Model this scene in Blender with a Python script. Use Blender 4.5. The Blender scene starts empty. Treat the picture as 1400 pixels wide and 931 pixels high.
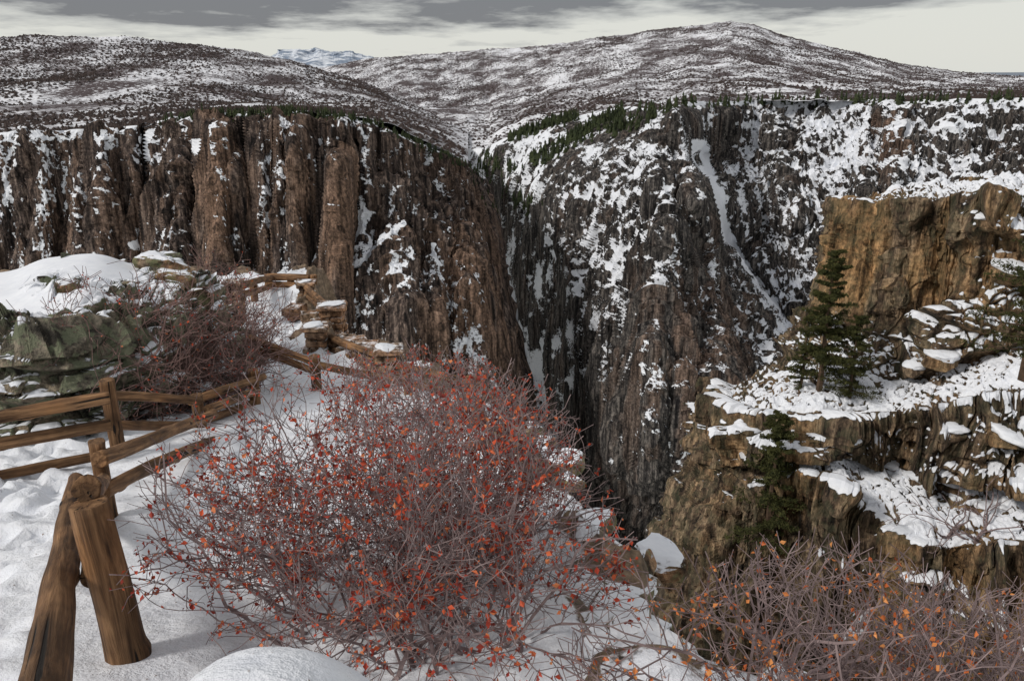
import bpy, math, numpy as np
from mathutils import Vector
rng=np.random.default_rng(7)
F=1099.0; PITCH=math.radians(18.6); CP,SP=math.cos(PITCH),math.sin(PITCH)
sc=bpy.context.scene
# ------------------------------------------------------------ site survey helpers
def W(px,py,Y):
    px=np.asarray(px,float);py=np.asarray(py,float);Y=np.asarray(Y,float)
    x=(px-700)/F; y=-(py-465.5)/F
    dy=CP+y*SP; dz=-SP+y*CP
    return np.stack([x/dy*Y,Y+0*x,dz/dy*Y],-1)
def rat(py):
    y=-(py-465.5)/F;return (SP-y*CP)/(CP+y*SP)
def hsh(ix,iy,iz,seed):
    h=(ix.astype(np.int64)*374761393+iy.astype(np.int64)*668265263+iz.astype(np.int64)*1440662683+seed*974634777)&0xffffffff
    h=((h^(h>>13))*1274126177)&0xffffffff
    h=((h^(h>>15))*2246822519)&0xffffffff
    return ((h^(h>>16))&0xffffff)/float(0xffffff)
def vn(p,seed=0):
    i=np.floor(p);f=p-i;i=i.astype(np.int64);u=f*f*f*(f*(f*6-15)+10)
    r=0
    for a in (0,1):
        wa=u[...,0] if a else 1-u[...,0]
        for b in (0,1):
            wb=u[...,1] if b else 1-u[...,1]
            for c in (0,1):
                wc=u[...,2] if c else 1-u[...,2]
                r=r+wa*wb*wc*hsh(i[...,0]+a,i[...,1]+b,i[...,2]+c,seed)
    return r*2-1
def fbm(p,o=3,seed=0,g=.5):
    r=0;a=1;s=0
    for k in range(o):
        r=r+a*vn(p*(2.03**k)+k*17.3,seed+k);s+=a;a*=g
    return r/s
def ridg(p,seed=0):
    return 1-2*np.abs(vn(p,seed))
def ss(a,b,x):
    t=np.clip((x-a)/(b-a),0,1);return t*t*(3-2*t)
def blocks(P,w,h,seed):
    # fractured joint blocks : one offset per cell, cells staggered and warped
    q=P+fbm(P/(w*2.5),2,seed)[...,None]*np.array([w*.5,w*.5,h*.3])
    ix=np.floor(q[...,0]/w);st=hsh(ix,ix*0,ix*0,seed+1)
    iz=np.floor(q[...,2]/h+st);iy=np.floor(q[...,1]/(w*1.7)+st)
    return hsh(ix,iy,iz,seed+2)*2-1
def tps(pts,vals):
    pts=np.array(pts,float)/100;vals=np.array(vals,float);n=len(pts)
    def K(d2): return np.where(d2>1e-9,d2*np.log(d2+1e-12)*.5,0)
    d2=((pts[:,None]-pts[None])**2).sum(-1)
    A=np.zeros((n+3,n+3));A[:n,:n]=K(d2)+np.eye(n)*.05;A[:n,n]=1;A[:n,n+1:]=pts;A[n:,:n]=A[:n,n:].T
    w=np.linalg.solve(A,np.concatenate([vals,[0,0,0]]))
    def f(X,Y):
        X=X/100;Y=Y/100
        r=w[n]+w[n+1]*X+w[n+2]*Y
        for k in range(n): r=r+w[k]*K((X-pts[k,0])**2+(Y-pts[k,1])**2)
        return r
    return f
def normals(P,cam=True):
    du=np.gradient(P,axis=1);dv=np.gradient(P,axis=0)
    n=np.cross(du,dv);n/=np.linalg.norm(n,axis=-1,keepdims=True)+1e-9
    s=np.sign((n*P).sum(-1))
    n=-n*np.where(s==0,1,s)[...,None] if cam else n
    return n
def spacing(P):
    return blur(np.maximum(np.linalg.norm(np.gradient(P,axis=1),axis=-1),np.linalg.norm(np.gradient(P,axis=0),axis=-1)),2)
def blur(a,k):
    for ax in (0,1):
        pad=[(0,0)]*a.ndim;pad[ax]=(k,k)
        b=np.pad(a,pad,mode='edge');c=np.cumsum(b,axis=ax)
        z=np.zeros_like(np.take(c,[0],axis=ax));c=np.concatenate([z,c],axis=ax)
        n=a.shape[ax];i=np.arange(n)
        a=(np.take(c,i+2*k+1,axis=ax)-np.take(c,i,axis=ax))/(2*k+1)
    return a
def linkob(me,name,mats):
    ob=bpy.data.objects.new(name,me);sc.collection.objects.link(ob)
    for m in (mats if isinstance(mats,(list,tuple)) else [mats]): me.materials.append(m)
    return ob
def mesh_np(name,V,Q,mats,attrs={},smooth=False,midx=None):
    V=np.asarray(V,np.float32).reshape(-1,3);Q=np.asarray(Q,np.int32)
    me=bpy.data.meshes.new(name);k=Q.shape[1]
    me.vertices.add(len(V));me.vertices.foreach_set('co',V.ravel())
    me.loops.add(Q.size);me.loops.foreach_set('vertex_index',Q.ravel())
    me.polygons.add(len(Q));me.polygons.foreach_set('loop_start',np.arange(0,Q.size,k,dtype=np.int32))
    me.polygons.foreach_set('loop_total',np.full(len(Q),k,np.int32))
    if midx is not None: me.polygons.foreach_set('material_index',np.asarray(midx,np.int32))
    me.update(calc_edges=True)
    me.polygons.foreach_set('use_smooth',np.full(len(Q),smooth))
    for a,v in attrs.items():
        v=np.asarray(v,np.float32)
        if v.size==len(V)*3:
            at=me.attributes.new(a,'FLOAT_VECTOR','POINT');at.data.foreach_set('vector',v.ravel())
        else:
            at=me.attributes.new(a,'FLOAT','POINT');at.data.foreach_set('value',v.ravel())
    me.validate()
    return linkob(me,name,mats)
def sheet(name,P,mats,attrs={},smooth=False):
    nv,nu=P.shape[:2];i=np.arange(nv*nu).reshape(nv,nu)
    Q=np.stack([i[:-1,:-1],i[:-1,1:],i[1:,1:],i[1:,:-1]],-1).reshape(-1,4)
    return mesh_np(name,P,Q,mats,attrs,smooth)
def seg_dist(X,Y,line):
    d=np.full(X.shape,1e9)
    for (a,b) in zip(line[:-1],line[1:]):
        a=np.array(a[:2],float);b=np.array(b[:2],float);ab=b-a
        t=np.clip(((X-a[0])*ab[0]+(Y-a[1])*ab[1])/(ab@ab),0,1)
        d=np.minimum(d,np.hypot(X-a[0]-t*ab[0],Y-a[1]-t*ab[1]))
    return d
def rank(S):
    f=S.ravel();o=np.argsort(f);r=np.empty(len(f));r[o]=np.linspace(0,1,len(f));return r.reshape(S.shape)
# ------------------------------------------------------------ materials
class MB:
    def __init__(s,name,rough=.9,spec=.2):
        s.m=bpy.data.materials.new(name);s.m.use_nodes=True;s.nt=s.m.node_tree
        s.b=s.nt.nodes['Principled BSDF'];s.b.inputs['Roughness'].default_value=rough
        s.b.inputs['Specular IOR Level'].default_value=spec
    def n(s,t,**k):
        nd=s.nt.nodes.new(t)
        for a,v in k.items(): setattr(nd,a,v)
        return nd
    def put(s,sock,v):
        if isinstance(v,bpy.types.NodeSocket): s.nt.links.new(v,sock)
        elif isinstance(v,(tuple,list)) and len(v)==3 and sock.type=='RGBA': sock.default_value=(*v,1)
        else: sock.default_value=v
    def pos(s): return s.n('ShaderNodeNewGeometry').outputs['Position']
    def attr(s,a,vec=False):
        nd=s.n('ShaderNodeAttribute',attribute_name=a);return nd.outputs['Vector' if vec else 'Fac']
    def scale(s,v,sc_):
        nd=s.n('ShaderNodeMapping');s.put(nd.inputs['Vector'],v);nd.inputs['Scale'].default_value=sc_;return nd.outputs[0]
    def noise(s,v,scale=1,det=4,rough=.55,dist=0):
        nd=s.n('ShaderNodeTexNoise');s.put(nd.inputs['Vector'],v);nd.inputs['Scale'].default_value=scale
        nd.inputs['Detail'].default_value=det;nd.inputs['Roughness'].default_value=rough;nd.inputs['Distortion'].default_value=dist
        return nd.outputs['Fac']
    def math(s,op,a,b=0,c=0):
        nd=s.n('ShaderNodeMath',operation=op);s.put(nd.inputs[0],a);s.put(nd.inputs[1],b);s.put(nd.inputs[2],c);return nd.outputs[0]
    def sm(s,x,a,b,lo=0,hi=1):
        nd=s.n('ShaderNodeMapRange',interpolation_type='SMOOTHSTEP');s.put(nd.inputs[0],x)
        nd.inputs[1].default_value=a;nd.inputs[2].default_value=b;nd.inputs[3].default_value=lo;nd.inputs[4].default_value=hi;return nd.outputs[0]
    def mix(s,f,a,b):
        nd=s.n('ShaderNodeMix',data_type='RGBA');s.put(nd.inputs[0],f);s.put(nd.inputs[6],a);s.put(nd.inputs[7],b);return nd.outputs[2]
    def mul(s,a,b):
        nd=s.n('ShaderNodeMix',data_type='RGBA',blend_type='MULTIPLY');nd.inputs[0].default_value=1;s.put(nd.inputs[6],a);s.put(nd.inputs[7],b);return nd.outputs[2]
    def ramp(s,f,stops):
        nd=s.n('ShaderNodeValToRGB');s.put(nd.inputs[0],f);e=nd.color_ramp.elements
        while len(e)<len(stops): e.new(.5)
        for el,(p,c) in zip(e,stops): el.position=p;el.color=(*c,1)
        return nd.outputs[0]
    def bump(s,h,dist,strength=1,prev=None):
        nd=s.n('ShaderNodeBump');s.put(nd.inputs['Height'],h);nd.inputs['Distance'].default_value=dist;nd.inputs['Strength'].default_value=strength
        if prev is not None: s.put(nd.inputs['Normal'],prev)
        return nd.outputs[0]
    def out(s,col,nrm=None):
        s.put(s.b.inputs['Base Color'],col)
        if nrm is not None: s.put(s.b.inputs['Normal'],nrm)
        return s.m
SNOW=(.80,.82,.86)
def cliff_mat(name,w,dark,mid,light,warm,bumpd,snow_noise=.12,use_normal=False,lichen=None,vz=.12,snowlo=.5,snowhi=.62):
    b=MB(name);p=b.pos()
    st=b.scale(p,(1/w,1/w,vz/w))
    n1=b.noise(st,1.0,5,.72,.0);n2=b.noise(st,.22,2,.6);n3=b.noise(p,1.6/w,3,.75)
    c=b.ramp(n1,[(.38,dark),(.50,mid),(.62,light)])
    ti=b.attr('tint')
    wmask=b.math('MULTIPLY',b.sm(b.math('ADD',n2,b.math('MULTIPLY',b.math('SUBTRACT',ti,.5),.3)),.45,.62),ti)
    c=b.mix(wmask,c,b.ramp(n1,[(.37,tuple(x*.13 for x in warm)),(.56,warm),(.70,tuple(min(1,x*1.5) for x in warm))]))
    c=b.mul(c,b.ramp(n3,[(.3,(.30,.30,.33)),(.55,(1,1,1)),(.75,(1.4,1.35,1.3))]))
    if lichen:
        c=b.mix(b.math('MULTIPLY',b.sm(b.noise(p,lichen[1],4,.7),.46,.56),lichen[2]),c,lichen[0])
    if use_normal:
        g=b.n('ShaderNodeNewGeometry');sep=b.n('ShaderNodeSeparateXYZ');b.put(sep.inputs[0],g.outputs['Normal'])
        sv=b.math('ADD',sep.outputs[2],b.math('MULTIPLY',b.math('SUBTRACT',n3,.5),.5))
        mask=b.sm(sv,snowlo,snowhi)
    else:
        sv=b.math('ADD',b.attr('snow'),b.math('MULTIPLY',b.math('SUBTRACT',n3,.5),snow_noise*2))
        mask=b.sm(sv,-.02,.03)
    sc_=b.mul(SNOW,b.ramp(n3,[(.25,(.86,.87,.9)),(.7,(1,1,1))]))
    col=b.mix(mask,c,sc_)
    return b.out(col,b.bump(b.math('MULTIPLY',n1,b.math('SUBTRACT',1.05,mask)),bumpd,1))
M_A=cliff_mat('rock_brown_cliff',2.6,(.012,.010,.010),(.080,.059,.051),(.27,.205,.17),(.29,.185,.13),3.0,.42,vz=.04)
M_B=cliff_mat('rock_grey_cliff',2.2,(.012,.011,.012),(.068,.062,.059),(.23,.205,.185),(.27,.18,.135),3.0,.55,vz=.06)
M_D=cliff_mat('rock_tan_cliff',.6,(.018,.014,.011),(.12,.084,.057),(.35,.255,.165),(.46,.275,.13),.4,.10,vz=.10,lichen=((.10,.105,.06),1.0,.3))
M_O=cliff_mat('rock_outcrop',.3,(.03,.027,.022),(.14,.125,.095),(.34,.29,.22),(.28,.19,.11),.10,.10,lichen=((.17,.19,.12),4.5,.7),vz=.7)
M_R=cliff_mat('rock_boulder',.22,(.05,.04,.03),(.2,.155,.11),(.42,.33,.23),(.4,.2,.09),.05,lichen=((.17,.18,.09),5,.6),use_normal=True,vz=.9,snowlo=.78,snowhi=.9)
M_ST=cliff_mat('masonry_stone',.18,(.06,.04,.03),(.24,.165,.11),(.45,.32,.22),(.4,.2,.1),.02,use_normal=True,vz=.9,snowlo=.97,snowhi=1.1)
def snow_mat():
    b=MB('snow',.65,.3);p=b.pos()
    n=b.noise(p,1.4,2,.5);n2=b.noise(p,9,4,.65)
    c=b.mul(SNOW,b.ramp(n,[(.3,(.93,.94,.96)),(.7,(1,1,1))]))
    h=b.math('ADD',b.math('MULTIPLY',n,1),b.math('MULTIPLY',n2,.4))
    return b.out(c,b.bump(h,.10,.8))
M_S=snow_mat()
def ground_mat():
    b=MB('snowy_ground',.7,.3);p=b.pos()
    n=b.noise(p,2.2,2,.5);n2=b.noise(p,7,5,.7)
    c=b.mul(SNOW,b.ramp(n2,[(.3,(.90,.91,.94)),(.65,(1,1,1))]))
    dirt=b.noise(p,28,3,.8);c=b.mix(b.sm(dirt,.67,.72),c,(.22,.15,.11))
    rc=b.ramp(n2,[(.3,(.035,.028,.022)),(.5,(.17,.12,.08)),(.7,(.34,.25,.17))])
    mask=b.sm(b.math('ADD',b.attr('snow'),b.math('MULTIPLY',b.math('SUBTRACT',n2,.5),.5)),-.03,.05)
    col=b.mix(mask,rc,c)
    h=b.math('ADD',n,b.math('MULTIPLY',n2,.35))
    return b.out(col,b.bump(h,.09,1))
M_G=ground_mat()
def hill_mat():
    b=MB('snowy_scrub_hill');p=b.pos()
    n=b.noise(b.scale(p,(1/7.,1/7.,1/7.)),1,4,.78);n2=b.noise(b.scale(p,(1/110.,1/200.,1/110.)),1,3,.65)
    f=b.math('ADD',n,b.math('MULTIPLY',b.math('SUBTRACT',n2,.5),.8))
    col=b.mix(b.sm(f,.44,.52),(.76,.77,.81),(.075,.058,.060))
    return b.out(col)
M_H=hill_mat()
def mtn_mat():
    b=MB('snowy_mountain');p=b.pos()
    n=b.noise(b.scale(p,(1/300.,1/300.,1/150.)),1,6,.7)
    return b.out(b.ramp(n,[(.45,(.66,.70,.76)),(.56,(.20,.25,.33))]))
M_M=mtn_mat()
def simple(name,c1,c2,scale,attr=None,rough=.85):
    b=MB(name,rough);f=b.attr(attr) if attr else b.noise(b.pos(),scale,2,.65)
    return b.out(b.ramp(f,[(.25 if not attr else 0.,c1),(.75 if not attr else 1.,c2)]))
M_SH=simple('scrub',(.020,.016,.015),(.075,.053,.047),.05)
M_FT=simple('far_conifer',(.014,.021,.011),(.055,.068,.028),.15)
M_BR=simple('bark_twig',(.080,.056,.056),(.34,.26,.255),9)
M_BR2=simple('bark_twig_brown',(.08,.05,.045),(.30,.19,.17),9)
M_TR=simple('pine_bark',(.04,.028,.02),(.14,.09,.06),6)
M_ND=simple('pine_needles',(.014,.020,.008),(.095,.095,.03),3)
def leaf_mat(name,stops):
    b=MB(name,.6,.3);r=b.attr('rnd');c=b.ramp(r,stops)
    return b.out(c)
M_LF=leaf_mat('red_leaf',[(0,(.13,.020,.014)),(.35,(.36,.042,.022)),(.75,(.52,.085,.03)),(1,(.58,.20,.08))])
M_LO=leaf_mat('orange_leaf',[(0,(.22,.05,.02)),(.4,(.50,.12,.03)),(1,(.66,.28,.09))])
def wood_mat():
    b=MB('weathered_wood',.75,.25);lp=b.attr('lp',True)
    g=b.noise(b.scale(lp,(16,16,1.1)),1.5,6,.7,.6);g2=b.noise(lp,2.2,3,.6);kn=b.noise(b.scale(lp,(9,9,3)),1,2,.5)
    c=b.ramp(g,[(.3,(.04,.02,.011)),(.48,(.19,.10,.048)),(.7,(.42,.24,.12))])
    c=b.mul(c,b.ramp(g2,[(.35,(.42,.42,.42)),(.6,(1,1,1)),(.8,(1.25,1.15,1.0))]))
    c=b.mix(b.sm(kn,.70,.76),c,(.02,.012,.008))
    crk=b.noise(b.scale(lp,(30,30,.6)),1,2,.5)
    c=b.mix(b.sm(crk,.32,.36,1,0),c,(.012,.009,.007))
    h=b.math('ADD',g,b.sm(crk,.30,.38))
    return b.out(c,b.bump(h,.014,1))
M_W=wood_mat()
# ------------------------------------------------------------ world
w=bpy.data.worlds.new('World');sc.world=w;w.use_nodes=True;nt=w.node_tree;bg=nt.nodes['Background']
sun_el,sun_az=38,240
sky=nt.nodes.new('ShaderNodeTexSky');sky.sky_type='NISHITA';sky.sun_disc=False
sky.sun_elevation=math.radians(sun_el);sky.sun_rotation=math.radians(sun_az)
tc=nt.nodes.new('ShaderNodeTexCoord');sep=nt.nodes.new('ShaderNodeSeparateXYZ');nt.links.new(tc.outputs['Generated'],sep.inputs[0])
def wm(op,a,b=0.):
    n=nt.nodes.new('ShaderNodeMath');n.operation=op
    for s,v in zip(n.inputs,(a,b)):
        if isinstance(v,bpy.types.NodeSocket): nt.links.new(v,s)
        else: s.default_value=v
    return n.outputs[0]
zz=wm('ADD',wm('MAXIMUM',sep.outputs[2],0.),.075)
cmb=nt.nodes.new('ShaderNodeCombineXYZ')
nt.links.new(wm('DIVIDE',sep.outputs[0],zz),cmb.inputs[0]);nt.links.new(wm('MULTIPLY',wm('DIVIDE',sep.outputs[1],zz),.8),cmb.inputs[1])
nz=nt.nodes.new('ShaderNodeTexNoise');nt.links.new(cmb.outputs[0],nz.inputs['Vector']);nz.inputs['Scale'].default_value=.6;nz.inputs['Detail'].default_value=7;nz.inputs['Roughness'].default_value=.6
f=wm('ADD',nz.outputs['Fac'],wm('MULTIPLY',wm('SUBTRACT',wm('MINIMUM',sep.outputs[2],.1),.048),6.0))
f=wm('SUBTRACT',f,wm('MULTIPLY',wm('MAXIMUM',sep.outputs[0],0.),.30))
cr=nt.nodes.new('ShaderNodeValToRGB');nt.links.new(f,cr.inputs[0]);e=cr.color_ramp.elements
e[0].position=.40;e[0].color=(.97,.975,.91,1);e[1].position=.60;e[1].color=(.27,.275,.295,1)
x=e.new(.50);x.color=(.70,.71,.69,1)
up=nt.nodes.new('ShaderNodeMapRange');nt.links.new(sep.outputs[2],up.inputs[0]);up.inputs[1].default_value=.12;up.inputs[2].default_value=.35
mx=nt.nodes.new('ShaderNodeMix');mx.data_type='RGBA';nt.links.new(up.outputs[0],mx.inputs[0]);nt.links.new(cr.outputs[0],mx.inputs[6]);mx.inputs[7].default_value=(.72,.72,.72,1)
sc2=nt.nodes.new('ShaderNodeVectorMath');sc2.operation='SCALE';nt.links.new(mx.outputs[2],sc2.inputs[0]);sc2.inputs[3].default_value=8.5
m2=nt.nodes.new('ShaderNodeMix');m2.data_type='RGBA';m2.inputs[0].default_value=.93;nt.links.new(sky.outputs[0],m2.inputs[6]);nt.links.new(sc2.outputs[0],m2.inputs[7])
nt.links.new(m2.outputs[2],bg.inputs[0]);bg.inputs[1].default_value=.090
sl=bpy.data.lights.new('sun','SUN');sl.energy=2.2;sl.angle=math.radians(10);sl.color=(1,.95,.88)
so=bpy.data.objects.new('sun',sl);sc.collection.objects.link(so)
az=math.radians(sun_az);el=math.radians(sun_el)
sd=Vector((math.sin(az)*math.cos(el),math.cos(az)*math.cos(el),math.sin(el)))
so.rotation_euler=sd.to_track_quat('Z','Y').to_euler()
cam=bpy.data.cameras.new('camera');co=bpy.data.objects.new('camera',cam);sc.collection.objects.link(co);sc.camera=co
cam.sensor_width=36;cam.lens=18/(700/F);cam.clip_start=.05;cam.clip_end=60000
co.rotation_euler=(math.pi/2-PITCH,0,0)
sc.view_settings.view_transform='Standard';sc.view_settings.look='None';sc.view_settings.exposure=0
# ------------------------------------------------------------ far canyon walls
def lim(w,sp): return np.clip(w/(2.4*sp),0,1)**2
def wallnoise(P,amps,vz=.11,seed=0,sp=None):
    d=0
    warp=fbm(P/np.array([60.,60.,140.]),2,seed+90)[...,None]*np.array([9.,9.,0])
    Q=P+warp
    for k,(wd,am) in enumerate(amps):
        d=d+am*lim(wd,sp)*(ridg(Q*np.array([1/wd,1/wd,vz/wd]),seed+k*5))
    return d
def ledges(P,per,seed,tilt=.12):
    h=(P[...,2]+fbm(P/np.array([12.,12.,60.]),2,seed)*per*1.6+P[...,0]*tilt)/per
    fr=h-np.floor(h);a=ss(0,.5,fbm(P/np.array([14.,14.,14.]),2,seed+7))
    return (ss(0,.22,fr)-fr)*a
def regions(PX,PY,base,regs):
    c=np.full(PX.shape,float(base))
    for (cx,cy,rx,ry,v) in regs:
        k=np.exp(-(((PX-cx)/rx)**2+((PY-cy)/ry)**2));c=c*(1-k)+v*k
    return c
silY=np.array([150,228,300,380,450,520,600,700,1000]);silX=np.array([640,660,674,692,705,720,738,765,830])
rimA_x=[-400,-200,0,100,200,250,330,430,500,540,600,640,670];rimA_y=[190,186,181,178,172,160,154,152,160,170,200,222,240]
def rimA(px): return np.interp(px,rimA_x,rimA_y)+vn(np.stack([px/14.,px*0,px*0],-1),3)*1.6
nu,nv=1040,560
u=np.linspace(0,1,nu)[None];v=np.linspace(0,1,nv)[:,None]
topx=-330+u*(1000);top=rimA(topx);PY=top+(900-top)*v**1.2
PX=-330+u*(np.interp(PY,silY,silX)+330);PX=PX+0*PY
fA=tps([(-380,190),(0,182),(200,175),(330,155),(430,152),(540,170),(640,225),(0,400),(300,400),(500,400),(620,400),(680,480),(0,800),(400,800),(700,800),(-380,800)],
       np.log([560,520,500,475,455,470,540,505,455,430,440,450,460,410,405,500]))
D=np.exp(fA(PX,PY))
sil=np.interp(PY,silY,silX);s=np.clip(1-(sil-PX)/55,0,1);D=D+110*s**3
for (cx,wd,am,y0,y1) in [(302,12,24,168,400),(324,5,12,205,400),(462,6,15,212,420),(540,30,14,250,700),(235,14,14,260,600),(385,16,14,160,600),(60,20,12,180,600),(640,20,14,300,700),(140,13,14,180,500),(110,7,8,185,500),(30,8,8,185,500),(404,5,9,180,500),(590,12,8,280,600),(360,6,9,170,420),(250,6,8,200,420)]:
    k=np.exp(-((PX-cx-(PY-300)*.03)/wd)**2)*ss(y0-5,y0+14,PY)*(1-ss(y1,y1+80,PY));D=D-am*k
for (cx,wd,am,y0,y1) in [(200,9,20,170,420),(272,9,22,170,420),(430,9,24,160,420),(482,8,14,200,400),(344,6,14,160,400),(165,6,10,185,400),(85,6,10,185,400),(515,8,10,170,300),(447,5,9,200,400),(375,4,9,165,420),(124,5,9,180,420),(45,5,9,185,420)]:
    k=np.exp(-((PX-cx+(PY-250)*.04)/wd)**2)*ss(y0-20,y0+8,PY)*(1-ss(y1,y1+80,PY));D=D+am*k
P=W(PX,PY,D);sp=spacing(P);N=blur(normals(P),5);N/=np.linalg.norm(N,axis=-1,keepdims=True)
fade=ss(0,.03,v)
wn=wallnoise(P,[(26,4.0),(12,3.8),(6,2.7),(3.1,1.5),(1.7,.7)],.04,11,sp)
d=wn+.5*ledges(P,9,5)*lim(4,sp)+.8*fbm(P/3.,2,50)*lim(2.5,sp)+1.1*blocks(P,4.6,46.,700)*lim(3,sp)+.6*blocks(P,2.2,20.,710)*lim(2,sp)
P=P+N*(d*fade)[...,None]
nA=normals(P);S=.18*nA[...,2]*lim(2,sp)+.5*fbm(P/np.array([2.6,2.6,4.0]),2,60)*lim(2.6,sp)+.32*fbm(P/np.array([9.,9.,24.]),2,66)-.02*wn
cov=regions(PX,PY,.11,[(520,340,40,45,.20),(60,270,70,30,.16),(100,190,160,10,.3),(590,300,60,60,.05),(620,420,60,60,.06),(410,300,50,60,.14),(270,260,20,60,.22)])
wx=4*fbm(P/np.array([12.,12.,12.]),2,4)
for ln,wd,am in [([(213,180),(203,230),(190,300),(182,340)],4,.9),([(284,195),(268,270),(257,350)],5,.7),([(428,165),(430,260),(428,370)],3.5,.8),([(500,300),(470,360)],5,.4),([(545,310),(495,365)],4,.9),([(560,330),(545,372),(500,372)],3,.4),([(640,470),(600,520)],6,.2),([(336,170),(342,250)],2.5,.5),([(15,190),(12,300)],2.5,.4),([(590,340),(600,380)],3,.4),([(500,290),(475,310)],6,.4),([(447,180),(445,260)],2.5,.5)]:
    cov=cov+am*np.exp(-(seg_dist(PX+wx,PY,ln)/wd)**2)
cov=cov+.5*np.exp(-((PY-top)/4)**2)
snow=rank(S)-(1-np.clip(cov,0,1))
tint=regions(PX,PY,.42,[(306,280,18,110,1.1),(464,310,8,100,1.1),(640,420,60,120,.9),(60,300,120,100,.5),(400,260,20,80,.8)])
sheet('canyon_wall_brown_cliff',P,M_A,{'snow':snow,'tint':tint})
PA,PXA,PYA=P,PX,PY
rB_x=[520,600,640,665,700,760,850,905,940,1000,1100,1250,1400,1800];rB_y=[190,198,205,203,186,166,146,150,141,138,135,138,133,128]
def rimB(px): return np.interp(px,rB_x,rB_y)+vn(np.stack([px/16.,px*0,px*0],-1),31)*1.8
nu,nv=1100,680
u=np.linspace(0,1,nu)[None];v=np.linspace(0,1,nv)[:,None]
PX=560+u*1090+0*v;top=rimB(PX[:1]);PY=top+(1000-top)*v**1.15
pts=[(560,200,1000),(640,212,920),(660,250,860),(690,330,770),(720,450,690),(755,560,620),(800,650,560),(850,740,520),
(720,190,800),(850,150,760),(780,250,640),(850,300,545),(900,300,505),(910,400,465),(870,500,445),(840,620,450),(930,600,420),(1000,560,425),(930,170,620),(945,260,520),
(965,220,700),(1000,330,640),(1050,430,570),(1085,500,530),
(1050,145,760),(1250,142,690),(1400,136,640),(1700,132,600),(1100,300,650),(1250,300,600),(1400,300,560),(1150,450,550),(1300,700,480),(1700,500,520),
(600,600,620),(700,1000,470),(1000,1000,410),(1400,1000,420)]
fB=tps([(a,b) for a,b,c in pts],np.log([c for a,b,c in pts]))
D=np.exp(fB(PX,PY))
g=seg_dist(PX,PY,[(958,215),(975,260),(995,330),(1040,390),(1075,440)]);D=D+25*np.exp(-(g/14)**2)
g2=seg_dist(PX,PY,[(655,225),(685,320),(712,440),(755,560),(800,650)]);D=D+20*np.exp(-(g2/16)**2)
for (a,bb,wd,am) in [((925,150),(975,380),13,34),((880,170),(930,380),12,18),((900,330),(880,640),18,22),((975,420),(985,620),14,18),((830,420),(820,640),12,18),((780,330),(800,480),10,12),((1215,145),(1225,240),14,20),((1150,380),(1150,560),14,16),((1060,170),(1085,300),16,18),((860,420),(850,700),8,10),((930,450),(930,680),9,12),((800,500),(810,640),8,8),((1180,160),(1190,300),8,10),((1290,160),(1320,300),10,12)]:
    D=D-am*np.exp(-(seg_dist(PX,PY,[a,bb])/wd)**2)
P=W(PX,PY,D);sp=spacing(P);N=blur(normals(P),6);N/=np.linalg.norm(N,axis=-1,keepdims=True)
fade=ss(0,.04,v)*(1-.6*np.exp(-(((PX-790)/110)**2+((PY-200)/50)**2)))*(1-.85*np.exp(-(g/11)**2))
wn=wallnoise(P,[(36,5.),(16,4.5),(8,3.2),(4.2,1.8),(2.2,.8)],.06,211,sp)
d=wn+.9*ledges(P,14,25)*lim(6,sp)+1.5*fbm(P/4.,2,150)*lim(3.2,sp)+1.4*blocks(P,6.,40.,720)*lim(3.4,sp)+.8*blocks(P,3.0,18.,730)*lim(2.4,sp)
P=P+N*(d*fade)[...,None]
nB=normals(P);S=nB[...,2]*.25*lim(2.4,sp)+.5*fbm(P/np.array([3.2,3.2,4.]),2,160)*lim(3.2,sp)+.35*fbm(P/np.array([11.,11.,20.]),2,166)-.02*wn
cov=regions(PX,PY,.24,[(700,210,80,45,.55),(830,270,120,90,.42),(735,380,50,130,.46),(925,200,16,50,.10),(945,330,25,80,.10),(1200,220,240,90,.35),(1330,150,140,12,.55),(1050,480,60,70,.40),(1150,340,40,60,.2),(860,600,80,110,.11),(980,500,50,80,.11),(755,500,30,90,.50),(900,720,200,80,.07)])
wob=6*fbm(P/14.,2,4)
for ln,wd,am in [([(955,200),(962,230),(975,260),(985,300),(997,335),(1008,360)],8,1.5),([(1008,360),(1050,420),(1075,470)],14,.6),([(655,225),(685,320),(712,440),(755,560)],9,.5),([(1105,150),(1110,220),(1120,300)],3,.6),([(1000,170),(1150,175),(1400,190)],3.5,.5),([(1000,205),(1200,225),(1400,260)],3.5,.5),([(1250,160),(1300,220)],4,.4),([(790,400),(870,330),(930,310)],5,.3),([(740,300),(800,400)],5,.3),([(780,520),(765,600)],5,.4),([(1170,180),(1175,240)],3,.5)]:
    cov=cov+am*np.exp(-(seg_dist(PX+wob,PY+wob*.5,ln)/wd)**2)
cov=cov+.45*np.exp(-((PY-top)/5)**2)
snow=rank(S)-(1-np.clip(cov,0,1.5))
tint=regions(PX,PY,.3,[(1215,190,30,50,1.),(950,500,80,120,.8)])
sheet('canyon_wall_grey_cliff',P,M_B,{'snow':snow,'tint':tint})
PB,PXB,PYB=P,PX,PY
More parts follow.
